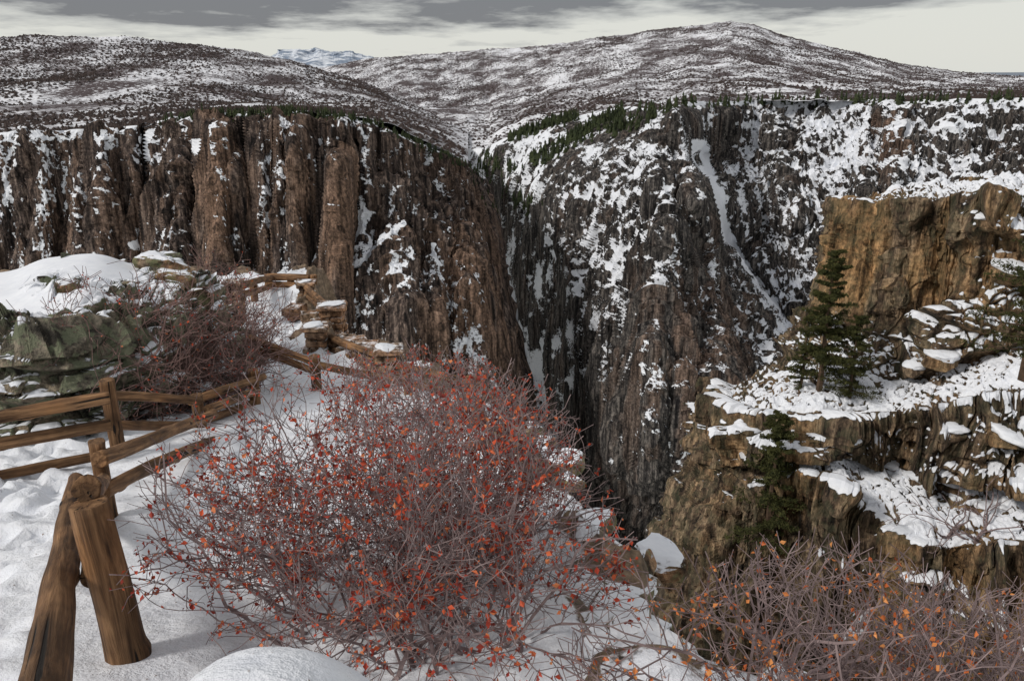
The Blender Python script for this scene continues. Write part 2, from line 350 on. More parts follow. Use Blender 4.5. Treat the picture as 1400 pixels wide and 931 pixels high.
# ------------------------------------------------------------ plateau & hills
def hill(name,x0,x1,startf,skyf,prof,seed,nshrub,nu=640,nv=160,amp=7):
    px=np.linspace(x0,x1,nu)[None];v=np.linspace(0,1,nv)[:,None]
    st,y0=startf(px);sk,y1=skyf(px)
    PX=px+0*v;PY=st+(sk-st)*v
    t=prof(v,PX);D=np.exp(np.log(y0)*(1-t)+np.log(y1)*t)
    P=W(PX,PY,D)
    am=amp*ss(0,.12,v)*(1-.75*ss(.85,1,v))
    P[...,2]+=am*(fbm(P/np.array([170.,260.,1e9]),4,seed))+.4*am*ridg(P/np.array([70.,200.,1e9]),seed+3)
    back=P[-1:].copy();back[...,1]*=1.25;back[...,0]*=1.25;back[...,2]-=150
    P2=np.concatenate([P,back],0)
    sheet(name,P2,M_H,smooth=True)
    n=nshrub
    a=rng.random(n)*(nu-2);b=rng.random(n)*(nv-2);ia=a.astype(int);ib=b.astype(int);fa=(a-ia)[:,None];fb=(b-ib)[:,None]
    q=(P[ib,ia]*(1-fa)+P[ib,ia+1]*fa)*(1-fb)+(P[ib+1,ia]*(1-fa)+P[ib+1,ia+1]*fa)*fb
    dn=fbm(q/np.array([120.,320.,1e9]),3,seed+9)
    return q[rng.random(n)<.6+1.1*dn]
def crest(px,xs,ys,s): return np.interp(px,xs,ys)+fbm(np.stack([px/45.,px*0+s,px*0],-1),4,s)*2.2+vn(np.stack([px/3.,px*0+s,px*0],-1),s)*.7
Lx=[-500,-200,0,60,130,200,250,330,400,450,500,560,620];Ly=[62,52,49,49,50,54,59,68,84,98,114,140,170]
Rx=[300,440,500,560,640,700,780,850,900,940,1000,1030,1060,1150,1200,1250,1330,1400,1500,1900];Ry=[104,92,82,76,70,66,58,48,41,36,31,35,45,68,80,91,101,106,108,110]
q1=hill('snowy_hill',-420,600,lambda p:(np.interp(p,[-500,200,520,600],[158,152,152,172]),np.interp(p,[-500,300,600],[900,1000,1500])),
     lambda p:(crest(p,Lx,Ly,5),np.interp(p,[-500,0,330,600],[1700,1900,2200,2400])),lambda v,p:v**.9,71,40000,520,150,9)
q2=hill('snowy_plateau_hill',300,1750,lambda p:(np.where(p<670,np.interp(p,[300,560,670],[190,202,206]),rimB(p)+2),np.interp(p,[300,640,700,850,940,1400,1900],[900,930,860,800,780,665,600])),
     lambda p:(crest(p,Rx,Ry,6),np.interp(p,[300,700,1000,1400,1900],[5200,4600,3900,3600,3600])),lambda v,p:np.where(v<.45,v*1.55,.6975+(v-.45)*.55),81,72000,900,180,13)
q3=hill('canyon_rim_plateau',-420,640,lambda p:(rimA(p)+2,np.exp(fA(p,rimA(p)))*1.01),
     lambda p:(np.interp(p,[-500,200,520,640],[148,142,140,176])+0*p,np.interp(p,[-500,300,640],[1000,1100,1500])),lambda v,p:v,91,13000,500,60,3)
def blobs(name,q,mat,smin,smax,hr=.8):
    n=len(q);r=(smin+(smax-smin)*rng.random(n))*(1+q[:,1]/5000)
    base=np.array([[1,0,0],[.31,.95,0],[-.81,.59,0],[-.81,-.59,0],[.31,-.95,0],[0,0,1]])
    V=base[None]*r[:,None,None]*(1+.35*rng.standard_normal((n,6,1)))*np.array([1,1,hr]);V=V+q[:,None]+np.array([0,0,1.])*(r*.25)[:,None,None]
    f=[[i,(i+1)%5,5] for i in range(5)]
    Q=(np.array(f)[None]+(np.arange(n)*6)[:,None,None]).reshape(-1,3)
    mesh_np(name,V,Q,mat)
blobs('hill_scrub',np.concatenate([q1,q2,q3]),M_SH,1.1,2.2)
px=np.linspace(330,640,260)[None];v=np.linspace(0,1,60)[:,None]
top=np.interp(px,[330,380,410,440,470,500,530,580,640],[98,70,66,68,72,76,82,92,98])+fbm(np.stack([px/12.,px*0,px*0],-1),4,77)*5
P=W(px+0*v,100+(top-100)*v,15000+2500*v+0*px);P[...,1]+=600*fbm(P/np.array([500.,1e9,250.]),4,8);sheet('snowy_mountain_range',P,M_M)
px=np.linspace(-3500,5000,200)[None];v=np.linspace(0,1,30)[:,None]
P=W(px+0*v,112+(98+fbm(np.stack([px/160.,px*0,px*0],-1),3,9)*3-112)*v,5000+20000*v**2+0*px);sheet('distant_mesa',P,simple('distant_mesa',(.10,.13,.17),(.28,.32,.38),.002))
def conifers(name,q,hmin,hmax,mat):
    n=len(q);h=hmin+(hmax-hmin)*rng.random(n);k=6;V=[];Q=[];L=4
    for l in range(L):
        z0=l/L*.9;z1=min(1,z0+.42);r=.20*(1-l/L*.8)
        a=np.arange(k)*2*math.pi/k+l
        ring=np.stack([np.cos(a)*r,np.sin(a)*r,np.full(k,z0)],-1)[None]*(1+np.array([.45,.45,.05])*rng.standard_normal((n,k,3)))
        tip=np.broadcast_to(np.array([0,0,z1]),(n,1,3))
        V.append(np.concatenate([ring,tip],1))
        o=l*(k+1);Q+=[[o+i,o+(i+1)%k,o+k] for i in range(k)]
    V=np.concatenate(V,1)*h[:,None,None]+q[:,None];m=V.shape[1]
    Q=(np.array(Q)[None]+(np.arange(n)*m)[:,None,None]).reshape(-1,3)
    mesh_np(name,V,Q,mat)
def pick(P,PX,PY,dens,n):
    p=dens.ravel()/dens.sum();i=rng.choice(len(p),n,p=p);return P.reshape(-1,3)[i]-np.array([0,0,.5])
dA=np.exp(-((PYA-rimA(PXA))/7)**2)*ss(200,330,PXA)+.35*np.exp(-(seg_dist(PXA,PYA,[(540,180),(640,240),(665,290)])/7)**2)
conifers('rim_pine_trees',pick(PA,PXA,PYA,dA,520),2.5,5,M_FT)
tl=np.exp(-(seg_dist(PXB,PYB,[(735,225),(780,200),(848,160)])/6)**2)+.9*np.exp(-(seg_dist(PXB,PYB,[(700,190),(740,178),(790,160)])/5)**2)+.8*np.exp(-(seg_dist(PXB,PYB,[(840,185),(890,160)])/6)**2)+.4*np.exp(-(seg_dist(PXB,PYB,[(670,225),(700,235)])/10)**2)+.12*np.exp(-((PYB-rimB(PXB))/8)**2)*(PXB>880)+.2*np.exp(-(seg_dist(PXB,PYB,[(670,255),(720,280)])/14)**2)
conifers('slope_pine_trees',pick(PB,PXB,PYB,tl,860),5,11,M_FT)
# ------------------------------------------------------------ near ground
def gz(x,y):
    z=-1.7-.26*np.minimum(y,12)-.10*np.maximum(y-12,0)
    z=z+.86*np.exp(-(np.abs((x+.58)/.50)**2.4+np.abs((y-1.5)/.55)**2.4))
    z=z-.22*np.maximum(x-.6,0)-.05*np.maximum(x-.2,0)**2
    return z
def ghit(px,py):
    ys=np.linspace(.8,40,8000);q=W(np.full(8000,float(px)),np.full(8000,float(py)),ys)
    s=q[:,2]-gz(q[:,0],q[:,1]);k=np.argmax(s<0);return q[k]
edge=[ghit(*p)[:2] for p in [(535,492),(612,524),(680,560),(745,628),(795,705),(850,775),(890,850),(930,910)]]
edge=[(-30,23),(-9,24),(-6.1,24.3),(-5.2,20),(-3.5,15.0)]+[tuple(e) for e in edge]+[(1.6,2.7),(3.2,2.2),(7,1.0),(14,-4)]
ax=np.concatenate([np.arange(-26,-8,.12),np.arange(-8,4,.04),np.arange(4,13,.2)]);ay=np.concatenate([np.arange(-4,0,.15),np.arange(0,8,.035),np.arange(8,28,.075)])
X,Y=np.meshgrid(ax,ay)
def inside(X,Y,poly):
    c=np.zeros(X.shape,bool);n=len(poly)
    for i in range(n):
        x1,y1=poly[i];x2,y2=poly[(i+1)%n]
        if y1==y2: continue
        c^=((y1>Y)!=(y2>Y))&(X<(x2-x1)*(Y-y1)/(y2-y1)+x1)
    return c
poly=[tuple(e) for e in edge]+[(14,-30),(-40,-30),(-40,23)]
P0=np.stack([X,Y,0*X],-1)
wob=.28*fbm(P0/1.3,3,301)
dd=seg_dist(X+wob,Y+wob,edge);ins=inside(X+wob,Y+wob,poly);sdv=np.where(ins,-dd,dd)
Z=gz(X,Y)+.10*fbm(P0/1.6,3,310)+.025*fbm(P0/.35,3,311)
rock=.28*np.maximum(0,ridg(P0/.8,312))*ss(-1.1,-.1,sdv)+.08*blocks(P0,.35,9,313)*ss(-.7,0,sdv)
path=[(-3.2,-1),(-3.1,3),(-4.2,6.0),(-5.2,9),(-4.6,13),(-5.2,20)]
pd=seg_dist(X,Y,path);tr=np.exp(-(pd/.75)**2)
Z=Z-.10*tr+.12*tr*fbm(P0/.16,2,320)-.09*tr*ss(.2,.5,vn(P0/.22,321))
drop=np.maximum(sdv,0);Z=Z+rock-drop*4+ss(0,.3,sdv)*.8*fbm(np.stack([X/.5,Y/.5,0*X],-1),3,330)
Z=np.maximum(Z,-75)
P=np.stack([X,Y,Z],-1);n=normals(P,False);n*=np.sign(n[...,2:3])
snow=(n[...,2]-.62)*1.4+.3*fbm(P0/.6,3,340)-.7*rock/.22*.6+.15-.35*ss(-.5,.1,sdv)
snow=np.where(sdv<-1.2,snow+.35,snow)
sheet('snowy_ground',P,M_G,{'snow':snow},smooth=True)
# ------------------------------------------------------------ near right cliff
def net_interp(net,nu,nv):
    net=np.array(net,float);C,K,_=net.shape
    kk=np.linspace(0,K-1,nv);i=np.minimum(kk.astype(int),K-2);f=(kk-i)[None,:,None]
    A=net[:,i]*(1-f)+net[:,i+1]*f
    cc=np.linspace(0,C-1,nu);i=np.minimum(cc.astype(int),C-2);f=cc-i;f=f[:,None,None]
    g=lambda j:A[np.clip(j,0,C-1)]
    p0,p1,p2,p3=g(i-1),g(i),g(i+1),g(i+2)
    B=.5*((2*p1)+(-p0+p2)*f+(2*p0-5*p1+4*p2-p3)*f*f+(-p0+3*p1-3*p2+p3)*f**3)
    return np.swapaxes(B,0,1)
SL=[.12,8,2.4,.34,8,.28,9,9]
cols=[
(72,[(1188,283),(1178,291),(1150,420),(1088,490),(1002,538),(985,610),(948,665),(905,800),(885,1000)]),
(52,[(1200,270),(1176,290),(1145,440),(1093,497),(1008,562),(996,650),(965,700),(930,850),(900,1000)]),
(46,[(1245,258),(1235,279),(1210,462),(1160,508),(1085,572),(1085,616),(1105,648),(1050,850),(1000,1000)]),
(45,[(1310,252),(1300,276),(1285,470),(1240,525),(1185,572),(1190,635),(1190,700),(1170,850),(1150,1000)]),
(44,[(1370,246),(1345,275),(1330,420),(1310,505),(1290,560),(1290,650),(1268,748),(1260,850),(1250,1000)]),
(43,[(1450,236),(1440,300),(1420,380),(1400,480),(1385,545),(1350,665),(1345,745),(1350,850),(1350,1000)]),
(41,[(1620,222),(1600,310),(1590,380),(1580,460),(1560,550),(1550,668),(1540,745),(1550,850),(1550,1000)]),
(40,[(1800,210),(1800,320),(1800,380),(1800,455),(1800,550),(1800,668),(1800,745),(1800,850),(1800,1000)])]
net=[]
for Y1,kn in cols:
    ys=[0,Y1]
    for k in range(1,8): ys.append(ys[k]*(rat(kn[k][1])+SL[k])/(rat(kn[k+1][1])+SL[k]))
    ys[0]=Y1*(rat(kn[1][1])+SL[0])/(rat(kn[0][1])+SL[0])
    net.append([(a,b_,y) for (a,b_),y in zip(kn,ys)])
B=net_interp(net,780,900)
B=blur(B,3);PX,PY,D=B[...,0],B[...,1],B[...,2]
P=W(PX,PY,D);N=blur(normals(P),5);N/=np.linalg.norm(N,axis=-1,keepdims=True)
steep=1-ss(.35,.85,N[...,2])
Q=P+fbm(P/5.,2,401)[...,None]*np.array([1.2,1.2,0])
up_face=np.exp(-(((PX-1225)/95)**4+((PY-370)/92)**4))
low_face=ss(640,760,PY)
lft=(1-ss(1030,1130,PX))*ss(585,640,PY)
d=0
for wd,am,k in [(6.5,1.1,1),(3.0,.8,2),(1.4,.45,3),(.65,.24,4),(.3,.10,5)]:
    d=d+am*ridg(Q*np.array([1/wd,1/wd,.11/wd]),400+k)*(.15+.85*steep)
def ledg(P,per,seed):
    h=(P[...,2]+fbm(P/3.,2,seed)*per*1.3+P[...,0]*.12)/per;fr=h-np.floor(h);a=ss(-.15,.35,fbm(P/np.array([3.,3.,2.5]),2,seed+7));return (ss(0,.12,fr)-fr)*a
d=d+(1.7*ledg(P,3.6,420)+.6*ledg(P,1.6,430))*(1-.95*up_face)*(1-.8*lft)*steep+.22*fbm(P/.8,3,440)
bl=(.50*blocks(P,1.6,6.5,740)*(1-.3*up_face)+.30*blocks(P,.75,3.6,750)+.14*blocks(P,.36,1.6,760))*(.25+.75*steep)
P=P+N*(d+bl)[...,None]
P=P+N*(.09*fbm(P/.25,2,445))[...,None]
n2=normals(P);nzz=blur(n2[...,2],1)
S=nzz-.60+.28*fbm(P/1.2,3,450)-.25*up_face-.12*low_face*steep-.30*lft+.12*ss(1310,1370,PX)
snow=S
m=blur(ss(-.02,.12,S),2);P[...,2]+=.16*m+.14*blur(m,5)*(1+fbm(P/1.2,2,460))
tint=regions(PX,PY,.35,[(1230,360,110,100,1.),(1100,620,80,60,.6),(1330,850,120,120,.8)])
sheet('tan_cliff_ledges',P,M_D,{'snow':snow,'tint':tint})
PD,PXD,PYD=P,PX,PY
def at(P,PX,PY,x,y):
    i=np.argmin((PX-x)**2+(PY-y)**2);return P.reshape(-1,3)[i].copy()
# ------------------------------------------------------------ boulders
def ico(sub=3):
    import bmesh
    bm=bmesh.new();bmesh.ops.create_icosphere(bm,subdivisions=sub,radius=1);V=np.array([v.co[:] for v in bm.verts]);Fc=np.array([[v.index for v in f.verts] for f in bm.faces]);bm.free();return V,Fc
IV,IF=ico(4)
def rocks(name,lst,mat,blk=True,smooth=False):
    Vs=[];Fs=[];o=0
    for k,(c,s) in enumerate(lst):
        sd_=rng.integers(1,9999)
        V=IV.copy()
        if blk:
            V=np.sign(V)*np.abs(V)**.62;V=V/np.abs(V).max()
            for j in range(5):
                nn=rng.standard_normal(3);nn/=np.linalg.norm(nn);dd_=V@nn;lim_=.62+.2*rng.random();V=V-np.maximum(dd_-lim_,0)[:,None]*nn
            V=V*(1+.10*fbm(V*1.6+sd_,3,3)+.03*vn(V*9+sd_,4))[:,None]
        else: V=V*(1+.30*fbm(V*1.3+sd_,3,3))[:,None]
        a=rng.random()*6.28;ca,sa=math.cos(a),math.sin(a);V=V*np.array(s);V=np.stack([V[:,0]*ca-V[:,1]*sa,V[:,0]*sa+V[:,1]*ca,V[:,2]+V[:,0]*.12*rng.standard_normal()],-1)
        Vs.append(V+np.array(c));Fs.append(IF+o);o+=len(V)
    V=np.concatenate(Vs);return mesh_np(name,V,np.concatenate(Fs),mat,{'tint':np.full(len(V),.6),'snow':np.full(len(V),-1.)},smooth)
pil=[];rk=[]
for (x,y,r) in [(1215,640,.55),(1255,662,.7),(1300,668,.6),(1300,505,.9),(1245,508,.8),(1385,590,.9),(1370,370,1.1),(1340,300,.8),(1060,520,.6),(1345,700,.5),(1310,575,.6)]:
    q=at(PD,PXD,PYD,x,y);rk.append((q+np.array([0,0,-.1]),(r*1.1,r*.9,r*.5)));pil.append((q+np.array([0,0,r*.28]),(r*1.1,r*.9,r*.34)))
rocks('ledge_boulders',rk,M_D)
rocks('boulder_snow',pil,M_S,False,True)
# ------------------------------------------------------------ left outcrop
net=[
[(-420,640,8.6),(-420,480,8.9),(-420,440,9.6),(-420,420,11.),(-420,400,13),(-420,430,16),(-420,600,17)],
[(-120,625,8.4),(-120,500,8.7),(-120,450,9.4),(-120,410,11.),(-120,385,13),(-120,410,16),(-120,600,17)],
[(0,612,8.3),(0,490,8.6),(0,462,9.0),(0,415,10.6),(0,378,12.6),(0,400,15.5),(0,600,17)],
[(60,602,8.4),(60,480,8.7),(62,445,9.1),(64,400,10.6),(66,358,12.6),(66,380,15.2),(60,600,17)],
[(120,590,8.7),(115,480,9.0),(115,425,9.6),(120,398,10.8),(130,351,12.6),(130,370,15),(130,600,17)],
[(190,575,9.3),(175,480,9.7),(175,430,10.4),(180,400,11.4),(185,364,12.8),(185,380,15),(190,600,17)],
[(260,560,10.2),(245,500,10.6),(240,445,11.3),(245,405,12.2),(250,382,13.2),(250,398,15),(260,600,17)],
[(310,545,11.6),(300,510,12.0),(296,470,12.6),(296,445,13.2),(296,430,14),(296,440,15.5),(310,600,17)],
[(345,540,13),(340,520,13.4),(336,500,14),(336,490,14.5),(336,480,15),(336,490,16),(345,600,17)]]
B=blur(net_interp(net,560,520),5);P=W(B[...,0],B[...,1],B[...,2]);PX,PY=B[...,0],B[...,1]
N=normals(P);N=blur(N,5);N/=np.linalg.norm(N,axis=-1,keepdims=True)
low=1-ss(.45,.85,N[...,2])
face=ss(428,455,PY-.12*np.maximum(60-PX,0))
rk=np.maximum(low,face)+.9*np.exp(-(((PX-85)/30)**2+((PY-398)/12)**2))+np.exp(-(((PX-150)/45)**2+((PY-412)/14)**2))+.8*ss(180,230,PX)
rk=np.clip(rk,0,1)
hh=(P[...,2]+P[...,0]*.15+.12*fbm(P/.8,2,530))/.34;fr=hh-np.floor(hh)
d=(.20*blocks(P,.55,.35,770)+.10*blocks(P,.25,.17,780)+.16*(ss(0,.15,fr)-fr))*rk
for wd,am,k in [(1.6,.26,1),(.7,.16,2),(.32,.10,3),(.14,.05,4)]:
    d=d+am*ridg(P*np.array([1/wd,1/wd,1.5/wd]),500+k)*rk
P=P+N*(d+.08*fbm(P/1.3,2,510))[...,None]
n2=normals(P);S=n2[...,2]-.62+.25*fbm(P/.5,3,520)+.35*(1-rk)-.15*rk-.12*face*ss(430,460,PY)
m=blur(ss(-.02,.12,S),2);P[...,2]+=.07*m
sheet('rock_outcrop',P,M_O,{'snow':S,'tint':np.full(S.shape,.35)})
lst=[]
for (x,y,Yd,sx,sz) in [(222,366,12.6,.42,.24),(245,385,12.4,.35,.2),(195,384,12.2,.3,.16),(88,397,10.4,.28,.13),(150,410,10.8,.42,.10),(118,428,10.2,.26,.12),(178,424,10.9,.3,.12),(262,412,12.2,.4,.22),(40,462,8.9,.26,.1),(215,405,11.6,.4,.15),(210,440,11,.3,.2)]:
    lst.append((W(x,y,Yd),(sx,sx*.7,sz)))
rocks('outcrop_boulders',lst,M_R)
lst=[]
for k in range(60):
    t=rng.random();i=rng.integers(4,len(edge)-3);a=np.array(edge[i]);b_=np.array(edge[i+1]);q=a+(b_-a)*t+np.array([rng.normal(-.1,.18),rng.normal(-.1,.18)]);r=.06+.15*rng.random()
    lst.append(((q[0],q[1],float(gz(q[0],q[1]))-.02),(r*1.3,r,r*.6)))
rocks('edge_rocks',lst,M_R)
# ------------------------------------------------------------ wood logs & masonry
class Acc:
    def __init__(s): s.V=[];s.F=[];s.L=[];s.o=0
    def log(s,p0,p1,r0,r1=None,seg=20):
        p0=np.array(p0,float);p1=np.array(p1,float);r1=r1 or r0*.92;L=np.linalg.norm(p1-p0);a=(p1-p0)/L
        b=np.cross(a,[0,0,1.] if abs(a[2])<.9 else [1.,0,0]);b/=np.linalg.norm(b);c=np.cross(a,b)
        n=max(8,int(L/.04));k=seg;sd_=rng.random()*100
        t=np.linspace(0,1,n)
        tt=np.concatenate([[0,0],t,[1,1]]);rs=np.concatenate([[.0,.86],np.ones(n),[.86,.0]])
        th=np.arange(k)*2*math.pi/k
        T,TH=np.meshgrid(tt,th,indexing='ij')
        R=(r0+(r1-r0)*T)*rs[:,None]
        nz_=fbm(np.stack([np.cos(TH)*1.3+sd_,np.sin(TH)*1.3,T*L*1.6],-1),3,9)
        kn=0
        for j in range(int(L*1.5)+1):
            kt,ka=rng.random(),rng.random()*6.28;kn=kn+.22*np.exp(-(((T-kt)*L/.045)**2+((np.cos(TH-ka)-1)/.25)**2))
        R=R*(1+.20*nz_+kn)
        bow=.02*L*np.sin(T*math.pi)*(rng.random()-.5)
        Vv=p0+T[...,None]*(p1-p0)+(R*np.cos(TH))[...,None]*b+(R*np.sin(TH)+bow)[...,None]*c
        LP=np.stack([R*np.cos(TH)+sd_,R*np.sin(TH)+sd_*.7,T*L+sd_],-1)
        m=len(tt);i=np.arange(m*k).reshape(m,k);j=np.roll(i,-1,1)
        Q=np.stack([i[:-1],j[:-1],j[1:],i[1:]],-1).reshape(-1,4)
        s.V.append(Vv.reshape(-1,3));s.L.append(LP.reshape(-1,3));s.F.append(Q+s.o);s.o+=m*k
    def done(s,name): return mesh_np(name,np.concatenate(s.V),np.concatenate(s.F),M_W,{'lp':np.concatenate(s.L)},True)
A=Acc()
A.log(W(131,603,5.0),W(131,603,5.0)+np.array([0,0,-.95]),.055,.06,28)
A.log(W(122,688,3.05),W(124,690,2.98)+np.array([0.03,0,-.85]),.078,.088,36)
A.log(W(104,655,4.95),W(48,1010,1.75),.05,.080,36)
A.log(W(142,655,5.1),W(118,668,3.1),.045,.058,28)
A.log(W(135,628,4.85),W(292,566,8.2),.055)
A.log(W(140,672,4.85),W(300,600,8.2),.055)
A.log(W(134,700,5.0),W(126,790,3.05),.05)
A.log(W(285,560,8.4),W(352,533,10.2),.055)
A.log(W(268,540,8.6),W(268,540,8.6)+np.array([0,0,-.9]),.07)
A.log(W(345,505,10.3),W(345,505,10.3)+np.array([0,0,-.95]),.075)
A.done('split_rail_fence')
A=Acc()
A.log(W(146,519,7.2),W(146,519,7.2)+np.array([0,0,-1.0]),.068,.072)
A.log(W(-260,610,6.0),W(150,543,7.05),.066,.058)
A.log(W(-260,655,6.0),W(152,580,7.05),.062,.055)
A.log(W(-260,700,6.0),W(150,620,7.1),.05,.045)
A.log(W(140,541,7.2),W(272,548,8.5),.052)
A.log(W(145,580,7.2),W(262,580,8.4),.052)
A.log(W(262,548,8.6),W(360,515,10.4),.055)
A.log(W(265,578,8.6),W(352,548,10.4),.05)
A.done('split_rail_fence')
def boxes_mesh(name,bx,mat):
    import bmesh
    bm=bmesh.new()
    for (c,s,rz) in bx:
        r=bmesh.ops.create_cube(bm,size=1);vs=r['verts']
        for v in vs:
            v.co=Vector((v.co.x*s[0]*(1+rng.normal(0,.07)),v.co.y*s[1]*(1+rng.normal(0,.07)),v.co.z*s[2]*(1+rng.normal(0,.09))))
            x,y=v.co.x,v.co.y;v.co.x=x*math.cos(rz)-y*math.sin(rz)+c[0];v.co.y=x*math.sin(rz)+y*math.cos(rz)+c[1];v.co.z+=c[2]
        es=list({e for v in vs for e in v.link_edges});bmesh.ops.bevel(bm,geom=es,offset=min(s)*.16,segments=2,affect='EDGES')
    me=bpy.data.meshes.new(name);bm.to_mesh(me);bm.free()
    a=me.attributes.new('tint','FLOAT','POINT');a.data.foreach_set('value',np.full(len(me.vertices),.6,np.float32))
    return linkob(me,name,mat)
def pillar(base,w_,h,cap=True,rot=0):
    bx=[];z=-.4
    while z<h:
        t=.08+.09*rng.random();n=rng.integers(1,4);xs=np.sort(np.concatenate([[0,1],rng.random(n-1)*.5+.25]))
        for i in range(n):
            for yy in (-.25,.25):
                wx=(xs[i+1]-xs[i])*w_-.01;bx.append(((base[0]+(xs[i]+xs[i+1]-1)*.5*w_+rng.normal(0,.02),base[1]+yy*w_+rng.normal(0,.02),base[2]+z+t/2),(wx,w_*.49,t-.008),rng.normal(0,.07)))
        z+=t
    bx.append(((base[0],base[1],base[2]+z+.035),(w_*1.2,w_*1.2,.07),.1))
    e=boxes_mesh('stone_pillar',bx,M_ST)
    if cap:
        s=rocks('snow_cap',[((base[0]-.03,base[1],base[2]+z+.07),(w_*.46,w_*.5,.045))],M_S,False,True);s.parent=e
    return e
def pil_px(px,ytop,ybot,Y,w_,cap=True):
    a=W(px,ytop,Y);b_=W(px,ybot,Y);pillar(b_,w_,a[2]-b_[2]-.12,cap)
pil_px(458,416,478,16.2,.5);pil_px(436,442,500,14.6,.42);pil_px(421,384,420,20,.4)
pil_px(534,484,545,12.0,.38);pil_px(322,386,420,17,.35,False)
A=Acc()
A.log(W(330,392,18),W(372,380,22),.09);A.log(W(330,402,18),W(372,390,22),.08);A.log(W(366,379,22),W(424,380,21.5),.10);A.log(W(366,389,22),W(424,391,21.5),.09)
for px,y,Y in [(366,375,22),(428,376,21.5),(345,384,20),(397,377,21.8)]: A.log(W(px,y,Y),W(px,y,Y)+np.array([0,0,-1.0]),.1)
A.log(W(418,392,20),W(455,424,16),.08);A.log(W(418,402,20),W(455,438,16),.08)
A.log(W(445,458,15),W(532,492,12.2),.075);A.log(W(445,474,15),W(532,508,12.2),.075)
A.log(W(340,462,12.2),W(432,496,11.6),.06);A.log(W(344,476,12.2),W(430,508,11.6),.06);A.log(W(430,486,11.6),W(430,486,11.6)+np.array([0,0,-.7]),.08)
A.log(W(556,503,11.2),W(556,503,11.2)+np.array([0,0,-.95]),.07)
A.log(W(538,498,12),W(660,528,9.6),.06);A.log(W(538,515,12),W(650,550,9.6),.06)
A.log(W(430,498,11.6),W(540,520,11.6),.06);A.log(W(645,515,9.7),W(645,515,9.7)+np.array([0,0,-.9]),.07)
A.done('overlook_rail_fence')
bx=[]
for k in range(36):
    px=rng.uniform(400,545);f_=(px-400)/145;py=415+85*f_+rng.uniform(-6,12);Yd=18-6*f_
    q=W(px,py,Yd);q[2]=gz(q[0],q[1])+rng.uniform(-.05,.2);bx.append((q,(.25+.35*rng.random(),.25+.3*rng.random(),.08+.1*rng.random()),rng.random()*3))
boxes_mesh('ledge_stones',bx,M_ST)
# ------------------------------------------------------------ shrubs
def norm(a): return a/(np.linalg.norm(a,axis=-1,keepdims=True)+1e-9)
def grow(pos,dr,rad,steps,L,bp,wig,upv,envf,decay=.93,child=.68,ang=.9,rmin=.0017,cap=3500):
    segs=[]
    for k in range(steps):
        nd=norm(dr+wig*rng.standard_normal(dr.shape)+np.array([0,0,upv]))
        npos=pos+nd*(L*(.6+.8*rng.random(len(pos))))[:,None];nr=rad*decay
        segs.append((pos,npos,rad,nr))
        m=rng.random(len(pos))<bp
        side=norm(np.cross(nd[m],rng.standard_normal((m.sum(),3))))
        cd=norm(nd[m]+ang*side)
        pos=np.concatenate([npos,npos[m]]);dr=np.concatenate([nd,cd]);rad=np.concatenate([nr,np.maximum(nr[m]*child,rmin*1.15)])
        keep=(rad>rmin)&envf(pos)
        pos,dr,rad=pos[keep],dr[keep],rad[keep]
        if len(pos)>cap:
            i=rng.choice(len(pos),cap,False);pos,dr,rad=pos[i],dr[i],rad[i]
        if len(pos)==0: break
    return [np.concatenate([s[i] for s in segs]) for i in range(4)]
def tubes(a,b,ra,rb,k=3):
    d=norm(b-a);ref=np.where(np.abs(d[:,2:3])<.9,np.array([[0,0,1.]]),np.array([[1.,0,0]]));u_=norm(np.cross(d,ref));v_=np.cross(d,u_)
    V=[]
    b=b+d*(ra*.5)[:,None]
    for p,r in ((a,ra),(b,rb)):
        for j in range(k):
            t=2*math.pi*j/k;V.append(p+(u_*math.cos(t)+v_*math.sin(t))*r[:,None])
    V=np.stack(V,1);n=len(a)
    f=np.array([[j,(j+1)%k,k+(j+1)%k,k+j] for j in range(k)]);Q=(f[None]+(np.arange(n)*2*k)[:,None,None]).reshape(-1,4)
    return V.reshape(-1,3),Q
def leaves(p,size,n_=None):
    n=len(p);a=norm(rng.standard_normal((n,3))+np.array([0,0,-.3]));b_=norm(np.cross(a,rng.standard_normal((n,3))));c=np.cross(a,b_)
    s=size*(.4+.9*rng.random(n))[:,None]
    V=np.stack([p,p+a*s*.5+b_*s*.34+c*s*.20,p+a*s*1.0+c*s*.05,p+a*s*.5-b_*s*.34+c*s*.20],1)
    return V.reshape(-1,3),np.arange(n*4).reshape(n,4)
def shrub(name,roots,nst,r0,steps,L,bp,envf,nleaf,lsize,mb,ml,cap=3500,spread=.9,wig=.22,upv=.05,rmin=.0017,dens=None,decay=.93):
    pos=[];dr=[];rad=[]
    for (x,y) in roots:
        z=float(gz(x,y))-.05
        for k in range(nst):
            pos.append((x+rng.normal(0,.08),y+rng.normal(0,.08),z));dr.append((rng.normal(0,spread),rng.normal(0,spread*.8),1.));rad.append(r0*(.6+.6*rng.random()))
    a,b_,ra,rb=grow(np.array(pos),norm(np.array(dr)),np.array(rad),steps,L,bp,wig,upv,envf,rmin=rmin,cap=cap,decay=decay)
    V1,Q1=tubes(a,b_,ra,rb)
    th=np.where(ra<r0*.55)[0]
    i=rng.choice(th,nleaf*3);pp=a[i]+(b_[i]-a[i])*rng.random((len(i),1))
    dn=.38+1.6*fbm(pp/.25,2,rng.integers(999))
    if dens is not None: dn=dn*dens(pp)
    pp=pp[rng.random(len(pp))<dn][:nleaf]
    V2,Q2=leaves(pp,lsize)
    V=np.concatenate([V1,V2]);Q=np.concatenate([Q1,Q2+len(V1)]);mi=np.concatenate([np.zeros(len(Q1)),np.ones(len(Q2))])
    rnd=np.concatenate([np.zeros(len(V1)),np.repeat(rng.random(len(Q2)),4)])
    print(name,len(Q1),len(Q2))
    return mesh_np(name,V,Q,[mb,ml],{'rnd':rnd},False,mi)
